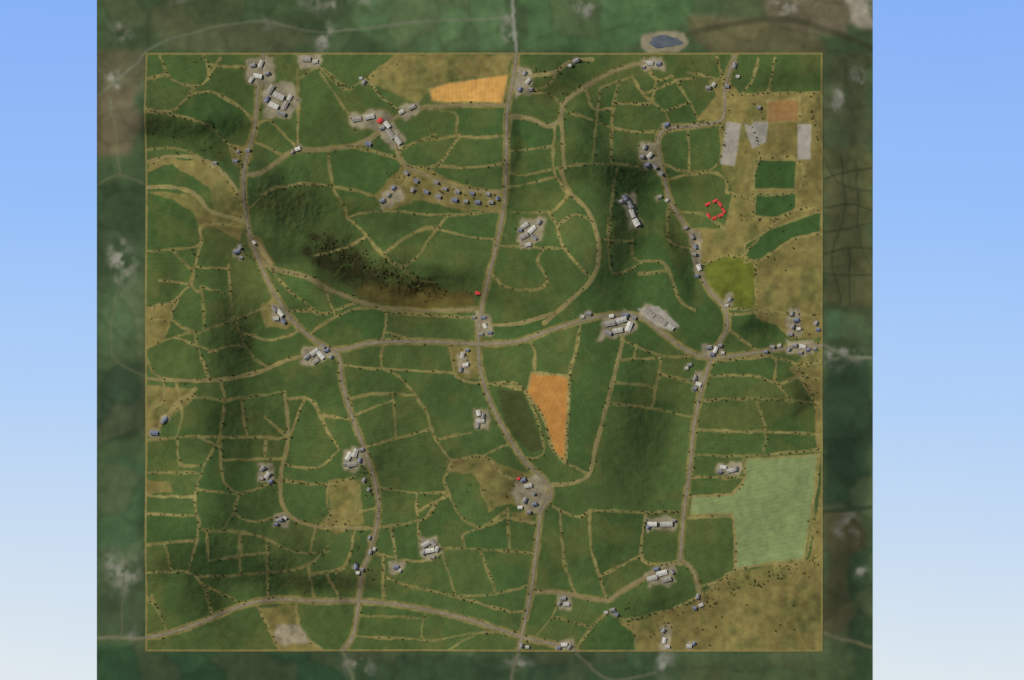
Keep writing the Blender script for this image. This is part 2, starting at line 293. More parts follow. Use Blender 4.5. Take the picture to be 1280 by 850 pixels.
# ------------------------------------------------------------------ relief
az=math.radians(300); el=math.radians(46)
ux,uy=-math.sin(az),-math.cos(az)      # horizontal travel of light, world axes
ui,uj=ux,-uy                           # in map axes (y down)
DK=[(235,165,55,13,8,1.2),(385,272,70,26,24,1.3),(350,240,36,18,0,.8),(480,338,65,15,14,1.0),(770,213,42,17,5,.95),(782,262,22,34,0,.75),(775,320,17,38,0,.55),
(850,325,12,45,-5,.8),(288,385,26,50,0,.6),(300,470,26,48,0,.55),(292,540,22,40,0,.5),(296,698,58,24,10,1.0),(290,640,28,24,0,.5),(800,545,32,60,0,.6),(1002,490,20,16,0,.9),
(950,410,28,13,0,.7),(642,185,7,40,0,.6),(560,345,40,16,0,.3),(740,150,14,40,0,.45),(400,735,40,13,0,.8),(210,360,12,50,0,.35),(1022,160,6,60,0,.4),(520,362,30,8,0,.6),
(350,700,30,20,0,.5),(700,100,28,10,-15,.5),(820,750,24,10,0,.45),(480,560,18,60,0,.3),(340,560,10,50,0,.35),(640,600,10,50,0,.2),(980,95,40,12,0,.45),(255,740,20,16,0,.6),(225,715,22,12,0,.4),
(300,355,40,20,0,-.35),(430,240,50,18,10,-.25),(215,235,30,14,0,-.25),(560,690,50,40,0,-.15),(620,420,60,30,0,-.1),(230,640,20,80,0,-.2),(700,300,20,40,0,-.25),(380,360,50,14,25,-.25)]
D=np.zeros((H_,W_))
wbx=18*fbm(H_,W_,34,860,3);wby=18*fbm(H_,W_,34,870,3)
for cx,cy,sx,sy,r,s in DK:
    r=math.radians(r);dx=xx-cx+wbx;dy=yy-cy+wby
    a=dx*math.cos(r)+dy*math.sin(r);b=-dx*math.sin(r)+dy*math.cos(r)
    D+=s*np.exp(-.5*((a/sx)**2+(b/sy)**2))
D=1.3*np.tanh(D/1.3)
D+=.24*fbm(H_,W_,50,900,5)
D-=D.mean()
pad=160
Dp=np.pad(D,pad)
F=np.fft.fft2(Dp); ky=np.fft.fftfreq(Dp.shape[0])[:,None]*2*np.pi; kx=np.fft.fftfreq(Dp.shape[1])[None,:]*2*np.pi
ku=kx*ui+ky*uj
Hh=np.real(np.fft.ifft2(np.conj(1j*ku)*(-F)/(ku**2+.03*(kx**2+ky**2)+.00008)))[pad:-pad,pad:-pad]
gy_,gx_=np.gradient(Hh);sl=-(gx_*ui+gy_*uj)
Hh=Hh*S*(.56/np.percentile(sl,98.5))
Hh+=fbm(H_,W_,24,950,4)*2.6
Hh+=(1-np.abs(fbm(H_,W_,9,985,3))*2)*1.5*np.clip(D,0,1)
Hh-=np.percentile(Hh,20)
def hz(px,py):
    x=min(max(px-X0,0),W_-1.001);y=min(max(py-Y0,0),H_-1.001)
    i,j=int(y),int(x);fy,fx=y-i,x-j
    return (Hh[i,j]*(1-fx)+Hh[i,j+1]*fx)*(1-fy)+(Hh[i+1,j]*(1-fx)+Hh[i+1,j+1]*fx)*fy

# ------------------------------------------------------------------ mesh helpers
def mesh_np(name,co,faces,n,mats,attrs={},matidx=None,smoothf=False):
    me=bpy.data.meshes.new(name)
    co=np.asarray(co,np.float32);faces=np.asarray(faces,np.int32)
    me.vertices.add(len(co));me.vertices.foreach_set('co',co.ravel())
    me.loops.add(faces.size);me.loops.foreach_set('vertex_index',faces.ravel())
    me.polygons.add(len(faces));me.polygons.foreach_set('loop_start',np.arange(0,faces.size,n,dtype=np.int32))
    me.polygons.foreach_set('loop_total',np.full(len(faces),n,np.int32))
    for m in mats: me.materials.append(m)
    if matidx is not None: me.polygons.foreach_set('material_index',np.asarray(matidx,np.int32))
    me.polygons.foreach_set('use_smooth',np.full(len(faces),smoothf,bool))
    me.update(calc_edges=True)
    for k,(ty,v) in attrs.items():
        a=me.attributes.new(k,ty,'POINT')
        a.data.foreach_set('color' if ty=='FLOAT_COLOR' else 'value',np.asarray(v,np.float32).ravel())
    ob=bpy.data.objects.new(name,me);scene.collection.objects.link(ob);return ob
def newmat(name,rough=.9):
    m=bpy.data.materials.new(name);m.use_nodes=True;nt=m.node_tree
    b=nt.nodes['Principled BSDF'];b.inputs['Roughness'].default_value=rough
    b.inputs['Specular IOR Level'].default_value=.15
    return m,nt,b
def N(nt,t,**k):
    n=nt.nodes.new(t)
    for a,v in k.items(): setattr(n,a,v)
    return n
def noisy(name,c,c2,scale,rough=.85,detail=5):
    m,nt,b=newmat(name,rough)
    g=N(nt,'ShaderNodeNewGeometry');no=N(nt,'ShaderNodeTexNoise');no.inputs['Scale'].default_value=scale;no.inputs['Detail'].default_value=detail
    nt.links.new(g.outputs['Position'],no.inputs['Vector'])
    r=N(nt,'ShaderNodeValToRGB');r.color_ramp.elements[0].position=.3;r.color_ramp.elements[1].position=.7
    r.color_ramp.elements[0].color=(*c,1);r.color_ramp.elements[1].color=(*c2,1)
    nt.links.new(no.outputs['Fac'],r.inputs[0]);nt.links.new(r.outputs[0],b.inputs['Base Color'])
    return m
# terrain material
def land_mat(name,fine,stripes=True):
    m,nt,b=newmat(name,.95);lk=nt.links.new
    at=N(nt,'ShaderNodeAttribute',attribute_name='cover');g=N(nt,'ShaderNodeNewGeometry')
    n1=N(nt,'ShaderNodeTexNoise');n1.inputs['Scale'].default_value=fine;n1.inputs['Detail'].default_value=7;n1.inputs['Roughness'].default_value=.65
    lk(g.outputs['Position'],n1.inputs['Vector'])
    mr=N(nt,'ShaderNodeMapRange');mr.inputs[1].default_value=.3;mr.inputs[2].default_value=.7;mr.inputs[3].default_value=.84;mr.inputs[4].default_value=1.16
    lk(n1.outputs['Fac'],mr.inputs[0]);out=mr.outputs[0]
    if stripes:
        fa=N(nt,'ShaderNodeAttribute',attribute_name='field_id');st=N(nt,'ShaderNodeAttribute',attribute_name='mown')
        ang=N(nt,'ShaderNodeMath',operation='MULTIPLY');ang.inputs[1].default_value=3.1416;lk(fa.outputs['Fac'],ang.inputs[0])
        cs=N(nt,'ShaderNodeMath',operation='COSINE');sn=N(nt,'ShaderNodeMath',operation='SINE');lk(ang.outputs[0],cs.inputs[0]);lk(ang.outputs[0],sn.inputs[0])
        cb=N(nt,'ShaderNodeCombineXYZ');lk(cs.outputs[0],cb.inputs[0]);lk(sn.outputs[0],cb.inputs[1])
        dp=N(nt,'ShaderNodeVectorMath',operation='DOT_PRODUCT');lk(cb.outputs[0],dp.inputs[0]);lk(g.outputs['Position'],dp.inputs[1])
        n3=N(nt,'ShaderNodeTexNoise');n3.inputs['Scale'].default_value=.012;n3.inputs['Detail'].default_value=2;lk(g.outputs['Position'],n3.inputs['Vector'])
        ad=N(nt,'ShaderNodeMath',operation='MULTIPLY_ADD');ad.inputs[1].default_value=14;lk(n3.outputs['Fac'],ad.inputs[0]);lk(dp.outputs['Value'],ad.inputs[2])
        fq=N(nt,'ShaderNodeMath',operation='MULTIPLY');fq.inputs[1].default_value=.62;lk(ad.outputs[0],fq.inputs[0])
        si=N(nt,'ShaderNodeMath',operation='SINE');lk(fq.outputs[0],si.inputs[0])
        am=N(nt,'ShaderNodeMath',operation='MULTIPLY');lk(si.outputs[0],am.inputs[0]);lk(st.outputs['Fac'],am.inputs[1])
        a2=N(nt,'ShaderNodeMath',operation='MULTIPLY_ADD');a2.inputs[1].default_value=.035;lk(am.outputs[0],a2.inputs[0]);lk(out,a2.inputs[2]);out=a2.outputs[0]
    vm=N(nt,'ShaderNodeVectorMath',operation='SCALE');lk(at.outputs['Color'],vm.inputs[0]);lk(out,vm.inputs['Scale']);lk(vm.outputs[0],b.inputs['Base Color'])
    bp=N(nt,'ShaderNodeBump');bp.inputs['Strength'].default_value=.3;bp.inputs['Distance'].default_value=1.0
    lk(n1.outputs['Fac'],bp.inputs['Height']);lk(bp.outputs[0],b.inputs['Normal'])
    return m
def grid_faces(h,w):
    i=np.arange(h*w).reshape(h,w)
    return np.stack([i[1:,:-1],i[1:,1:],i[:-1,1:],i[:-1,:-1]],-1).reshape(-1,4)
co=np.stack([(xx-640)*S,(425-yy)*S,Hh],-1).reshape(-1,3)
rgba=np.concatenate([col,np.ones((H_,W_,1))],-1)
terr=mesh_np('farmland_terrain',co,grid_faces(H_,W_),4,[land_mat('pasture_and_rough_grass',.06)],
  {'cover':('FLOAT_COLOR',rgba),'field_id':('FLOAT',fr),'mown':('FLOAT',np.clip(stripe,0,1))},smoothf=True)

# ------------------------------------------------------------------ surrounding countryside
ox=np.unique(np.r_[np.arange(121,182,2),182,np.arange(184,1028,2),1028,np.arange(1030,1091,2),1091]).astype(float)
oy=np.unique(np.r_[np.arange(-44,66,2),66,np.arange(68,814,2),814,np.arange(816,900,2)]).astype(float)
oX,oY=np.meshgrid(ox,oy);h2,w2=oX.shape
oc=np.zeros((h2,w2,3));
q1=fbm(h2,w2,34,1200,4);q2=fbm(h2,w2,12,1300,3)
oc[:]=lin(68,86,56)
# patchwork of distant fields
sx_,sy_=np.meshgrid(np.arange(100,1120,52.),np.arange(-70,930,46.));r2=np.random.default_rng(3)
sd_=np.stack([sx_.ravel()+r2.uniform(-22,22,sx_.size),sy_.ravel()+r2.uniform(-20,20,sx_.size)],-1);tone=r2.random(len(sd_))
b1=np.full(oX.shape,1e9);b2_=b1.copy();ct=np.zeros(oX.shape)
for (sx0,sy0),tn in zip(sd_,tone):
    u1=np.abs(oX+q2*10+q1*12-sx0);v1=np.abs(oY+q1*14-sy0);d=(u1**3+v1**3)**(1/3);u=d<b1
    b2_=np.where(u,b1,np.minimum(b2_,d));ct=np.where(u,tn,ct);b1=np.where(u,d,b1)
cell=(b2_-b1)
OP=[((80,104,68),[(450,0),(600,-20),(640,-20),(640,66),(500,66),(440,30)]),((74,102,64),[(650,-30),(860,-30),(870,30),(760,60),(655,66)]),
((84,94,64),[(190,20),(330,10),(390,50),(330,66),(200,66)]),((92,92,66),[(121,60),(180,60),(180,110),(140,120),(121,100)]),((72,92,60),[(230,-20),(380,-20),(380,15),(240,30)]),
((96,90,66),[(121,110),(160,100),(178,150),(160,200),(121,200)]),((60,78,52),[(121,230),(182,225),(182,330),(130,345),(121,340)]),((70,90,60),[(121,350),(182,340),(182,420),(121,440)]),
((52,70,48),[(121,460),(182,450),(182,540),(121,560)]),((62,86,56),[(121,580),(182,570),(182,680),(121,690)]),((64,80,54),[(121,740),(182,735),(182,800),(121,790)]),
((48,74,48),[(121,805),(440,815),(430,890),(121,890)]),((56,76,50),[(440,815),(640,815),(640,890),(440,890)]),((64,86,58),[(660,815),(820,815),(820,890),(650,890)]),((78,94,60),[(850,815),(1060,815),(1060,890),(850,890)]),
((92,90,62),[(860,20),(1028,30),(1028,66),(880,66)]),((102,96,74),[(940,-20),(1060,-20),(1060,40),(960,30)]),((156,148,128),[(1058,-20),(1091,-20),(1091,30),(1062,25)]),((76,86,58),[(1028,60),(1091,60),(1091,190),(1028,190)]),
((88,92,58),[(1030,190),(1091,180),(1091,380),(1030,380)]),((78,104,70),[(1030,385),(1088,392),(1085,425),(1030,425)]),((50,70,48),[(1030,455),(1091,450),(1091,640),(1030,640)]),((74,76,50),[(1030,640),(1080,640),(1091,780),(1030,790)]),((54,74,48),[(1060,690),(1091,680),(1091,890),(1062,890)])]
for c,p in OP:
    m=blur(inpoly(p,oX+q2*12,oY+q1*12).astype(float),4)[...,None];oc=oc*(1-m)+lin(*c)*m
oc=oc*(.86+.28*ct[...,None])
tw=(ct*13.7%1)[...,None];oc=oc+(lin(100,94,66)-oc)*.2*(tw>.72)
oc=oc*(1-.28*np.clip(1-cell/5,0,1)[...,None]*(.4+.6*(q2[...,None]>-.1)))
oc=blur(oc,2)
m=blur(inpoly([(803,44),(830,39),(856,42),(862,54),(850,65),(812,67),(801,56)],oX+q2*3,oY+q1*3).astype(float),1)[...,None];oc=oc*(1-m)+lin(132,126,102)*m
OG=[(150,40,14,9),(405,45,9,16),(420,2,36,7),(737,8,14,10),(155,325,12,20),(155,715,18,18),(1060,445,30,7),(640,828,14,8),(832,825,9,16),(452,832,14,12),(160,790,6,8),(135,100,8,6),(985,5,12,8),(1045,130,6,14),(1068,100,7,10),(220,2,8,6),(330,30,6,5),(1060,655,10,7),(1075,720,7,6),(640,40,4,20),(1078,8,12,22)]
q3=fbm(h2,w2,5,1400,3);q4=fbm(h2,w2,4,1450,2)
for gx,gy,sx,sy in OG:
    m=np.exp(-((oX-gx+q1*18)/sx)**2-((oY-gy+q2*14)/sy)**2);m=np.clip(m*1.1*np.clip(.5+1.6*q3,0,1.2),0,.62)[...,None]
    oc=oc*(1-m)+(lin(142,140,128)*(1+.6*q4[...,None]))*m
OLN=[([(640,-40),(642,20),(646,68)],1.4,(150,150,138)),([(121,120),(165,85),(190,60),(260,35),(330,25),(400,40),(520,28),(640,25)],1.1,(104,110,90)),([(860,45),(920,30),(990,25),(1060,45),(1091,60)],2.6,(60,62,42)),
([(121,797),(182,797)],1.6,(120,116,90)),([(648,814),(640,850),(655,890)],1.6,(120,116,90)),([(428,814),(440,850),(430,890)],1.5,(110,112,86)),([(1028,432),(1060,445),(1091,448)],1.4,(120,120,100)),
([(1030,200),(1050,230),(1091,240)],.9,(58,64,44)),([(1050,190),(1055,260),(1040,320),(1050,380)],.9,(58,64,44)),([(1030,290),(1091,280)],.9,(58,64,44)),([(1070,200),(1075,300),(1091,340)],.9,(58,64,44)),([(1030,340),(1091,345)],.9,(58,64,44)),
([(1030,260),(1060,255),(1091,265)],.9,(52,60,40)),([(1060,310),(1062,380)],.9,(52,60,40)),([(1030,225),(1060,215),(1091,210)],.9,(52,60,40)),([(1030,315),(1060,308),(1091,312)],.9,(52,60,40)),
([(121,230),(150,220),(182,232)],1.0,(96,100,72)),([(150,345),(140,440),(182,470)],.9,(88,94,66)),([(155,700),(150,800)],1.0,(92,96,70)),([(140,120),(150,220)],1.0,(98,100,76)),
([(1030,640),(1091,635)],1.6,(40,56,36)),([(1030,790),(1091,812)],1.5,(116,110,82)),([(720,814),(760,850),(820,840)],1.3,(110,110,86))]
for l,w,c in OLN:
    P=smooth(l,5);Dd=np.full(oX.shape,99.)
    for a,b in zip(P[:-1],P[1:]):
        d=b-a;px=oX+q2*4-a[0];py=oY+q1*4-a[1];tt=np.clip((px*d[0]+py*d[1])/(d@d+1e-9),0,1);Dd=np.minimum(Dd,np.hypot(px-tt*d[0],py-tt*d[1]))
    m=np.clip(1-(Dd/(w*2))**2,0,1)[...,None]*.7
    oc=oc*(1-m)+lin(*c)*m
oc=oc*(1+.20*q1[...,None]+.20*q2[...,None]+.16*q3[...,None])*.92
cxn=np.clip(oX,X0,X1)-X0;cyn=np.clip(oY,Y0,Y1)-Y0
dd=np.hypot(oX-np.clip(oX,X0,X1),oY-np.clip(oY,Y0,Y1))
dec=np.clip(1-dd/58,0,1);dec=dec*dec*(3-2*dec)
ohz=Hh[cyn.astype(int),cxn.astype(int)]*dec-1.2
top=np.stack([(oX-640)*S,(425-oY)*S,ohz],-1).reshape(-1,3)
gf=grid_faces(h2,w2)
fcx=oX.ravel()[gf].mean(1);fcy=oY.ravel()[gf].mean(1)
keep=~((fcx>X0)&(fcx<X1)&(fcy>Y0)&(fcy<Y1))
outer=mesh_np('surrounding_countryside_ground',top,gf[keep],4,[land_mat('distant_pasture',.03,False)],
  {'cover':('FLOAT_COLOR',np.concatenate([np.clip(oc,.002,.9),np.ones((h2,w2,1))],-1))},smoothf=True)
soil=noisy('soil',tuple(lin(90,72,52)),tuple(lin(66,54,40)),.02)
xa,ya=W(121,-44);xb,yb=W(1091,oy[-1]);zl=float(Hh.min())-80
c8=[(xa,ya,-1.3),(xb,ya,-1.3),(xb,yb,-1.3),(xa,yb,-1.3),(xa,ya,zl),(xb,ya,zl),(xb,yb,zl),(xa,yb,zl)]
mesh_np('soil_bank',c8,[(0,1,5,4),(1,2,6,5),(2,3,7,6),(3,0,4,7),(4,5,6,7)],4,[soil])
per=[(x,Y0) for x in range(X0,X1+1)]+[(X1,y) for y in range(Y0+1,Y1+1)]+[(x,Y1) for x in range(X1-1,X0-1,-1)]+[(X0,y) for y in range(Y1-1,Y0,-1)]
pc=[];pf=[]
for x,y in per:
    a,b=W(x,y);h=Hh[y-Y0,x-X0];pc+= [(a,b,h),(a,b,h-3)]
n=len(per)
for i in range(n):
    j=(i+1)%n;pf.append((2*i,2*i+1,2*j+1,2*j))
mesh_np('grass_bank',pc,pf,4,[noisy('bank_grass',tuple(lin(100,94,54)),tuple(lin(76,76,42)),.05)])

# ------------------------------------------------------------------ roads
def ribbon(name,lines,wid,mat,off,seg=3.0,cross=4,clip=True):
    V=[];Fc=[]
    for l in lines:
        P=np.array(smooth(l,8));
        dd=np.hypot(*np.diff(P,axis=0).T);s=np.r_[0,np.cumsum(dd)]
        k=max(int(s[-1]/seg),2);u=np.linspace(0,s[-1],k)
        Q=np.stack([np.interp(u,s,P[:,0]),np.interp(u,s,P[:,1])],-1)
        T=np.gradient(Q,axis=0);T/=np.linalg.norm(T,axis=1)[:,None]+1e-9
        Nn=np.stack([-T[:,1],T[:,0]],-1);base=len(V)
        for i in range(k):
            for c in range(cross+1):
                p=Q[i]+Nn[i]*wid*(c/cross-.5)
                if clip: p=np.array([min(max(p[0],X0),X1),min(max(p[1],Y0),Y1)])
                x,y=W(*p);V.append((x,y,hz(*p)+off))
        for i in range(k-1):
            for c in range(cross):
                a=base+i*(cross+1)+c;Fc.append((a,a+1,a+cross+2,a+cross+1))
    return mesh_np(name,V,Fc,4,[mat],smoothf=True)
asph=noisy('worn_tarmac',tuple(lin(110,102,82)),tuple(lin(132,123,100)),.05,.9)
lanem=noisy('dusty_lane',tuple(lin(112,103,74)),tuple(lin(134,123,92)),.05,.95)
white=noisy('road_paint',tuple(lin(190,190,180)),tuple(lin(170,170,160)),.5)
ribbon('country_road',MAIN,3.8,asph,.5,1.5)
ribbon('farm_lane',LANE,2.4,lanem,.4,1.5)
ribbon('dirt_track',TRACK,1.2,lanem,.3,1.5,2)
dash=[]
for l in MAIN:
    P=smooth(l,8);P=np.array(P);s=np.r_[0,np.cumsum(np.hypot(*np.diff(P,axis=0).T))]
    u=0
    while u+3<s[-1]:
        dash.append([(np.interp(v,s,P[:,0]),np.interp(v,s,P[:,1])) for v in(u,u+3)]);u+=6
ribbon('road_centre_line',dash,.12,white,.56,1.5,1)

# ------------------------------------------------------------------ trees / bushes
def proto(seed,leaves,trunk=True):
    r=np.random.default_rng(seed);V=[];Q=[];sh=[];mi=[]
    def cone(p0,p1,r0,r1,n=5):
        b=len(V);p0=np.array(p0,float);p1=np.array(p1,float);d=p1-p0;d/=np.linalg.norm(d)
        a=np.cross(d,[.3,.9,.1]);a/=np.linalg.norm(a);c=np.cross(d,a)
        for pp,rr in((p0,r0),(p1,r1)):
            for i in range(n):
                t=2*math.pi*i/n;V.append(pp+rr*(a*math.cos(t)+c*math.sin(t)));sh.append(.5)
        for i in range(n):
            j=(i+1)%n;Q.append((b+i,b+j,b+n+j,b+n+i));mi.append(1)
    if trunk:
        cone((0,0,-.3),(0.03,0,1.0),.10,.06)
        for i in range(4):
            t=i*1.6+r.random();cone((0.02,0,.6+.1*i),(.5*math.cos(t),.5*math.sin(t),1.15+.12*i),.045,.015,4)
    cl=[]
    for i in range(7 if trunk else 4):
        t=r.random()*6.28;q=r.random()**.5*.62
        cl.append((q*math.cos(t),q*math.sin(t),(.7+.5*r.random()*(1-q*.5)) if trunk else .3*r.random(),.30+.2*r.random(),r.random()))
    for i in range(leaves):
        c=cl[r.integers(len(cl))];d=r.normal(size=3);d/=np.linalg.norm(d)
        p=np.array(c[:3])+d*c[3]*(.65+.4*r.random());s=.11+.10*r.random()
        nrm=d+r.normal(size=3)*.45+np.array([0,0,.4]);nrm/=np.linalg.norm(nrm)
        a=np.cross(nrm,r.normal(size=3));a/=np.linalg.norm(a);b2=np.cross(nrm,a);b=len(V)
        for e,f in((-1,-.6),(1,-.8),(.8,1),(-.7,.8)):
            V.append(p+s*(a*e+b2*f));sh.append(.25+.5*c[4]+.25*r.random())
        Q.append((b,b+1,b+2,b+3));mi.append(0)
    return np.array(V),np.array(Q),np.array(sh),np.array(mi)
def leafmat(name,c1,c2):
    m,nt,b=newmat(name,.8);at=N(nt,'ShaderNodeAttribute',attribute_name='shade')
    r=N(nt,'ShaderNodeValToRGB');r.color_ramp.elements[0].color=(*c1,1);r.color_ramp.elements[1].color=(*c2,1)
    nt.links.new(at.outputs['Fac'],r.inputs[0]);nt.links.new(r.outputs[0],b.inputs['Base Color']);return m
bark=noisy('bark',tuple(lin(70,58,44)),tuple(lin(92,80,62)),1.)
def scatter(name,pts,protos,mats):
    VV=[];QQ=[];SH=[];MI=[];b=0
    for (px,py,s) in pts:
        V,Q,sh,mi=protos[random.randrange(len(protos))]
        t=random.random()*6.28;c,s_=math.cos(t),math.sin(t);x,y=W(px,py)
        sc=np.array([s*random.uniform(.85,1.15),s*random.uniform(.85,1.15),s*random.uniform(.8,1.15)])
        v=V*sc;v=np.stack([v[:,0]*c-v[:,1]*s_+x,v[:,0]*s_+v[:,1]*c+y,v[:,2]+hz(px,py)],-1)
        VV.append(v);QQ.append(Q+b);b+=len(v);SH.append(np.clip(sh+random.uniform(-.3,.3),0,1));MI.append(mi)
    return mesh_np(name,np.concatenate(VV),np.concatenate(QQ),4,mats,{'shade':('FLOAT',np.concatenate(SH))},np.concatenate(MI))
tp=[proto(s,70) for s in range(6)];bpz=[proto(50+s,24,False) for s in range(4)]
trees=[];bush=[]
def walk(l,step,off=0):
    P=np.array(smooth(l,6));s=np.r_[0,np.cumsum(np.hypot(*np.diff(P,axis=0).T))];u=random.random()*step
    while u<s[-1]:
        yield np.interp(u,s,P[:,0])+random.uniform(-off,off),np.interp(u,s,P[:,1])+random.uniform(-off,off)
        u+=step*random.uniform(.3,1.7)
inside=lambda x,y:X0+3<x<X1-3 and Y0+3<y<Y1-3
for l in HEDGE:
    dens=random.choice([6,9,13,20,34])
    for x,y in walk(l,dens,1.7):
        if inside(x,y): trees.append((x,y,random.uniform(1.7,3.4)))
    for x,y in walk(l,random.choice([6,9,14]),1.8):
        if inside(x,y): bush.append((x,y,random.uniform(1.2,2.6)))
for l in MAIN+LANE+TRACK:
    for x,y in walk(l,9,0):
        for k in(0,1):
            s=random.choice((-1,1))*random.uniform(3.2,5.0);a=random.random()*6.28
            x2,y2=x+s*math.cos(a),y+s*math.sin(a)
            i,j=int(y2-Y0),int(x2-X0)
            if inside(x2,y2) and dM[i,j]>3.0 and dL[i,j]>2.4 and dT[i,j]>1.5 and ym[i,j]<.3:
                (trees if random.random()<.45 else bush).append((x2,y2,random.uniform(1.7,3.4)))
CL=[(880,740,1020,705,70,12),(800,800,840,775,12,6),(290,180,305,215,22,5),(395,302,545,366,300,16),(190,160,290,195,30,9),(895,250,935,275,10,8),(700,120,780,80,30,5),(630,600,690,640,14,14),(940,730,1010,716,30,7),(1010,120,1024,200,22,4),
(1012,640,1018,705,14,5),(345,380,372,405,12,8),(985,380,1010,445,26,12),(860,440,885,490,14,8),(380,430,420,460,16,10),(480,215,620,255,30,10),(300,300,320,330,10,6),(572,435,590,470,12,6),(320,580,345,605,12,8),(430,560,460,600,14,9),(800,178,826,215,16,8),(1000,445,1020,520,24,8),(560,600,640,620,16,18),(400,640,450,670,16,10),(640,270,690,300,14,10),(230,72,265,78,12,4),(945,128,955,150,8,3),(240,310,250,360,10,4),(850,765,910,750,12,6),(430,130,445,160,8,4),
(635,606,680,590,12,8),(540,690,560,700,10,8),(455,590,475,650,30,6),(440,690,470,730,22,8),(770,740,790,765,14,7),(700,125,715,150,14,4),(660,80,700,100,10,6),(860,80,915,110,12,8),(580,360,620,420,14,10),(920,130,1020,390,40,60),(820,790,1010,780,20,30)]
for x0,y0,x1,y1,n,sp in CL:
    for i in range(n):
        t=random.random();x=x0+(x1-x0)*t+random.gauss(0,sp*.5);y=y0+(y1-y0)*t+random.gauss(0,sp*.5)
        if inside(x,y):
            i_,j_=int(y-Y0),int(x-X0)
            if dM[i_,j_]>3 and dL[i_,j_]>2.5 and ym[i_,j_]<.7: (trees if random.random()<.5 else bush).append((x,y,random.uniform(1.6,3.5)))
lm=leafmat('tree_leaves',tuple(lin(48,58,28)),tuple(lin(98,102,52)))
lb=leafmat('hedge_leaves',tuple(lin(68,74,36)),tuple(lin(122,116,64)))
scatter('hedgerow_trees',trees,tp,[lm,bark]);scatter('hedgerow_bushes',bush,bpz,[lb,bark])

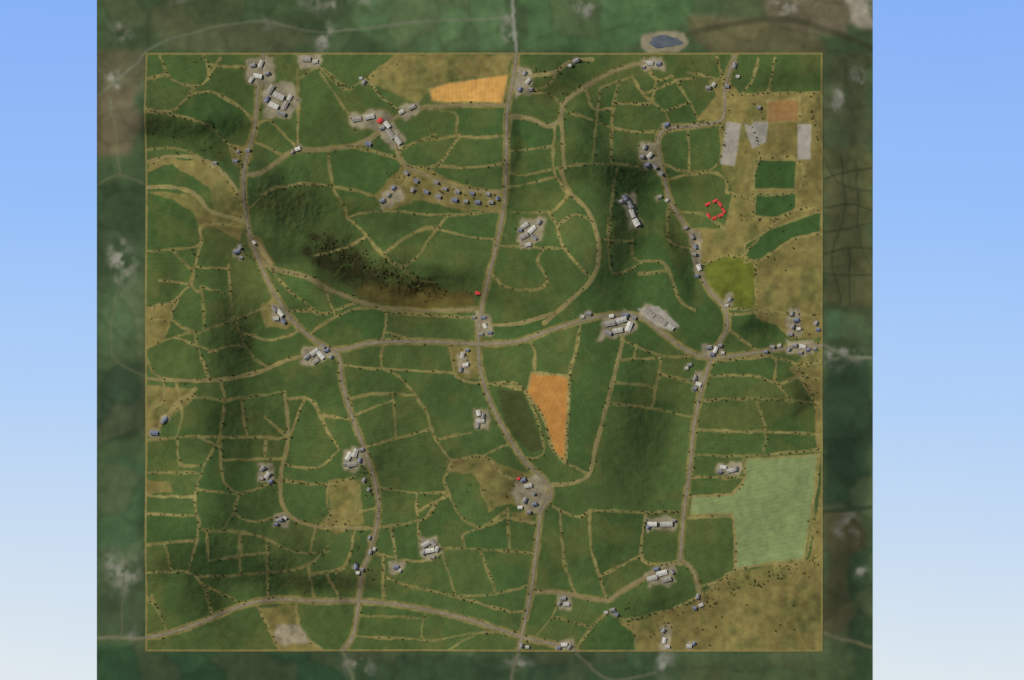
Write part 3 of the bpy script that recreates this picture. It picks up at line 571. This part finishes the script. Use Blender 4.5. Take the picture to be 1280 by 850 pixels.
# ------------------------------------------------------------------ buildings
MT={}
for k,a,b in [('slate',(116,116,116),(144,144,142)),('blue',(98,106,126),(124,130,146)),('tin',(154,151,142),(184,182,172)),('white',(206,204,196),(180,178,168)),('red',(208,72,70),(184,58,58)),
 ('asbestos',(132,127,118),(156,151,140)),('wall',(188,182,166),(160,152,136)),('block',(120,118,112),(140,138,130)),('glass',(22,28,36),(34,42,52)),('door',(70,48,34),(84,60,44)),('chim',(120,84,66),(98,70,56))]:
    MT[k]=noisy(k,tuple(lin(*a)),tuple(lin(*b)),.25,.25 if k=='glass' else .8)
def building(px,py,Lm,Wm,rot,kind):
    house=kind in('slate','blue')
    hw=4.2 if house else 3.8; rh=Wm*(.28 if house else .15)
    if kind=='red': hw=2.6
    mats=[MT['wall' if house else ('red' if kind=='red' else 'block')],MT[kind],MT['glass'],MT['door'],MT['chim']]
    V=[];Fq=[];M=[]
    def quad(a,b,c,d,m):
        k=len(V);V.extend([a,b,c,d]);Fq.append((k,k+1,k+2,k+3));M.append(m)
    def tri(a,b,c,m):
        k=len(V);V.extend([a,b,c]);Fq.append((k,k+1,k+2));M.append(m)
    def box(x0,y0,z0,x1,y1,z1,m):
        p=[(x0,y0,z0),(x1,y0,z0),(x1,y1,z0),(x0,y1,z0),(x0,y0,z1),(x1,y0,z1),(x1,y1,z1),(x0,y1,z1)]
        for f in((0,1,5,4),(1,2,6,5),(2,3,7,6),(3,0,4,7),(4,5,6,7)): quad(*[p[i] for i in f],m)
    l,w=Lm/2,Wm/2
    quad((-l,-w,-9),(l,-w,-9),(l,-w,hw),(-l,-w,hw),0);quad((l,w,-9),(-l,w,-9),(-l,w,hw),(l,w,hw),0)
    quad((l,-w,-9),(l,w,-9),(l,w,hw),(l,-w,hw),0);quad((-l,w,-9),(-l,-w,-9),(-l,-w,hw),(-l,w,hw),0)
    tri((l,-w,hw),(l,w,hw),(l,0,hw+rh),0);tri((-l,w,hw),(-l,-w,hw),(-l,0,hw+rh),0)
    o=.5;so=rh/w*o
    for s in(-1,1):
        a,b,c,d=(-l-o,s*(w+o),hw-so+.06),(l+o,s*(w+o),hw-so+.06),(l+o,0,hw+rh+.06),(-l-o,0,hw+rh+.06)
        quad(a,b,c,d,1);quad(*[(p[0],p[1],p[2]+.22) for p in(a,b,c,d)],1)
        quad(a,b,(b[0],b[1],b[2]+.22),(a[0],a[1],a[2]+.22),1)
        for e in(-1,1):
            x=e*(l+o);quad((x,a[1],a[2]),(x,a[1],a[2]+.22),(x,0,c[2]+.22),(x,0,c[2]),1)
    n=max(2,int(Lm/4.5))
    for i in range(n):
        x=-l+(i+.5)*Lm/n
        for s in(-1,1):
            y=s*(w+.03)
            if house:
                for z in(.8,2.7):
                    if z<2 and i==n//2 and s<0: quad((x-.5,y,0),(x+.5,y,0),(x+.5,y,2.1),(x-.5,y,2.1),3)
                    else: quad((x-.55,y,z),(x+.55,y,z),(x+.55,y,z+1.2),(x-.55,y,z+1.2),2)
            elif kind!='red':
                quad((x-1.2,y,2.5),(x+1.2,y,2.5),(x+1.2,y,3.3),(x-1.2,y,3.3),2)
                if i%2==0:
                    z0=hw+rh*.65+.32;z1=hw+rh*.35+.32
                    quad((x-.6,s*w*.35,z0),(x+.6,s*w*.35,z0),(x+.6,s*w*.65,z1),(x-.6,s*w*.65,z1),2)
            else: quad((x-.9,y,0),(x+.9,y,0),(x+.9,y,2.2),(x-.9,y,2.2),3)
    if house:
        for e in(-1,1): box(e*(l-1)-.6,-.6,hw+rh-1.2,e*(l-1)+.6,.6,hw+rh+1.4,4)
    elif kind!='red': quad((l+.04,-2,0),(l+.04,2,0),(l+.04,2,3.6),(l+.04,-2,3.6),3)
    me=bpy.data.meshes.new('building');me.from_pydata(V,[],Fq)
    for m in mats: me.materials.append(m)
    me.polygons.foreach_set('material_index',M);me.update()
    nm={'slate':'slate_roofed_house','blue':'slate_roofed_house','tin':'metal_roofed_barn','white':'white_roofed_barn','red':'red_farm_shed','asbestos':'cattle_shed'}[kind]
    ob=bpy.data.objects.new(nm,me);x,y=W(px,py);ob.location=(x,y,hz(px,py)+.4);ob.rotation_euler=(0,0,math.radians(rot));scene.collection.objects.link(ob)
for b in BL: building(*b)

# pond in the surrounding country
pc=[];npn=40
for i in range(npn):
    t=2*math.pi*i/npn;r=1+.12*math.sin(3*t+1)+.06*math.sin(7*t)
    x,y=W(831+20*r*math.cos(t),52+7.5*r*math.sin(t));pc.append((x,y,0))
zs=[ohz[np.abs(oy-(425-p[1]/S)).argmin(),np.abs(ox-(p[0]/S+640)).argmin()] for p in pc]
pc=[(p[0],p[1],max(zs)+.4) for p in pc]
me=bpy.data.meshes.new('pond');me.from_pydata(pc,[],[tuple(range(npn))][::-1]);wm=noisy('pond_water',tuple(lin(70,80,90)),tuple(lin(98,104,110)),.05,.5);me.materials.append(wm)
scene.collection.objects.link(bpy.data.objects.new('pond',me))

# ------------------------------------------------------------------ sky bowl far beneath the land
n=48;R=40000
g=np.linspace(-1,1,n)
gx,gy=np.meshgrid(g,g);rr=gx**2+gy**2
sc=np.stack([gx*R,gy*R,-2500+rr*6000],-1).reshape(-1,3)
sm,nt,b=newmat('sky_gradient');nt.nodes.remove(b);lk=nt.links.new
ge=N(nt,'ShaderNodeNewGeometry');sp=N(nt,'ShaderNodeSeparateXYZ');lk(ge.outputs['Position'],sp.inputs[0])
no=N(nt,'ShaderNodeTexNoise');no.inputs['Scale'].default_value=.0009;no.inputs['Detail'].default_value=3;lk(ge.outputs['Position'],no.inputs['Vector'])
ma=N(nt,'ShaderNodeMath',operation='MULTIPLY_ADD');ma.inputs[1].default_value=260;lk(no.outputs['Fac'],ma.inputs[0]);lk(sp.outputs['Y'],ma.inputs[2])
mr=N(nt,'ShaderNodeMapRange');mr.inputs[1].default_value=-960+130;mr.inputs[2].default_value=960+130;lk(ma.outputs[0],mr.inputs[0])
rp=N(nt,'ShaderNodeValToRGB');e=rp.color_ramp.elements
e[0].position=0;e[0].color=(*lin(222,232,238),1);e[1].position=1;e[1].color=(*lin(136,178,246),1)
for p,c in((.18,(202,221,241)),(.42,(174,207,247)),(.7,(151,191,249))):
    q=e.new(p);q.color=(*lin(*c),1)
lk(mr.outputs[0],rp.inputs[0]);em=N(nt,'ShaderNodeEmission');lk(rp.outputs[0],em.inputs[0]);lk(em.outputs[0],nt.nodes['Material Output'].inputs[0])
mesh_np('sky',sc,grid_faces(n,n)[:,::-1],4,[sm],smoothf=True)

# ------------------------------------------------------------------ light + camera
w=bpy.data.worlds.new("World");scene.world=w;w.use_nodes=True;nt=w.node_tree
sk=nt.nodes.new('ShaderNodeTexSky');sk.sky_type='NISHITA';sk.sun_disc=False;sk.sun_elevation=el;sk.sun_rotation=az
nt.links.new(sk.outputs[0],nt.nodes['Background'].inputs[0]);nt.nodes['Background'].inputs[1].default_value=.055
sd=Vector((math.cos(el)*math.sin(az),math.cos(el)*math.cos(az),math.sin(el)))
ld=bpy.data.lights.new('sun','SUN');ld.energy=3.8;ld.angle=math.radians(.5);ld.color=(1,.94,.84)
lo=bpy.data.objects.new('sun',ld);lo.rotation_euler=sd.to_track_quat('Z','Y').to_euler();lo.location=(0,0,3000);scene.collection.objects.link(lo)
CH=20000
cd=bpy.data.cameras.new('camera');cd.sensor_width=36;cd.lens=36*CH/2560;cd.clip_start=10;cd.clip_end=150000
cam=bpy.data.objects.new('camera',cd);cam.location=(0,0,CH);scene.collection.objects.link(cam);scene.camera=cam
scene.view_settings.view_transform='Standard';scene.view_settings.look='None';scene.view_settings.exposure=0
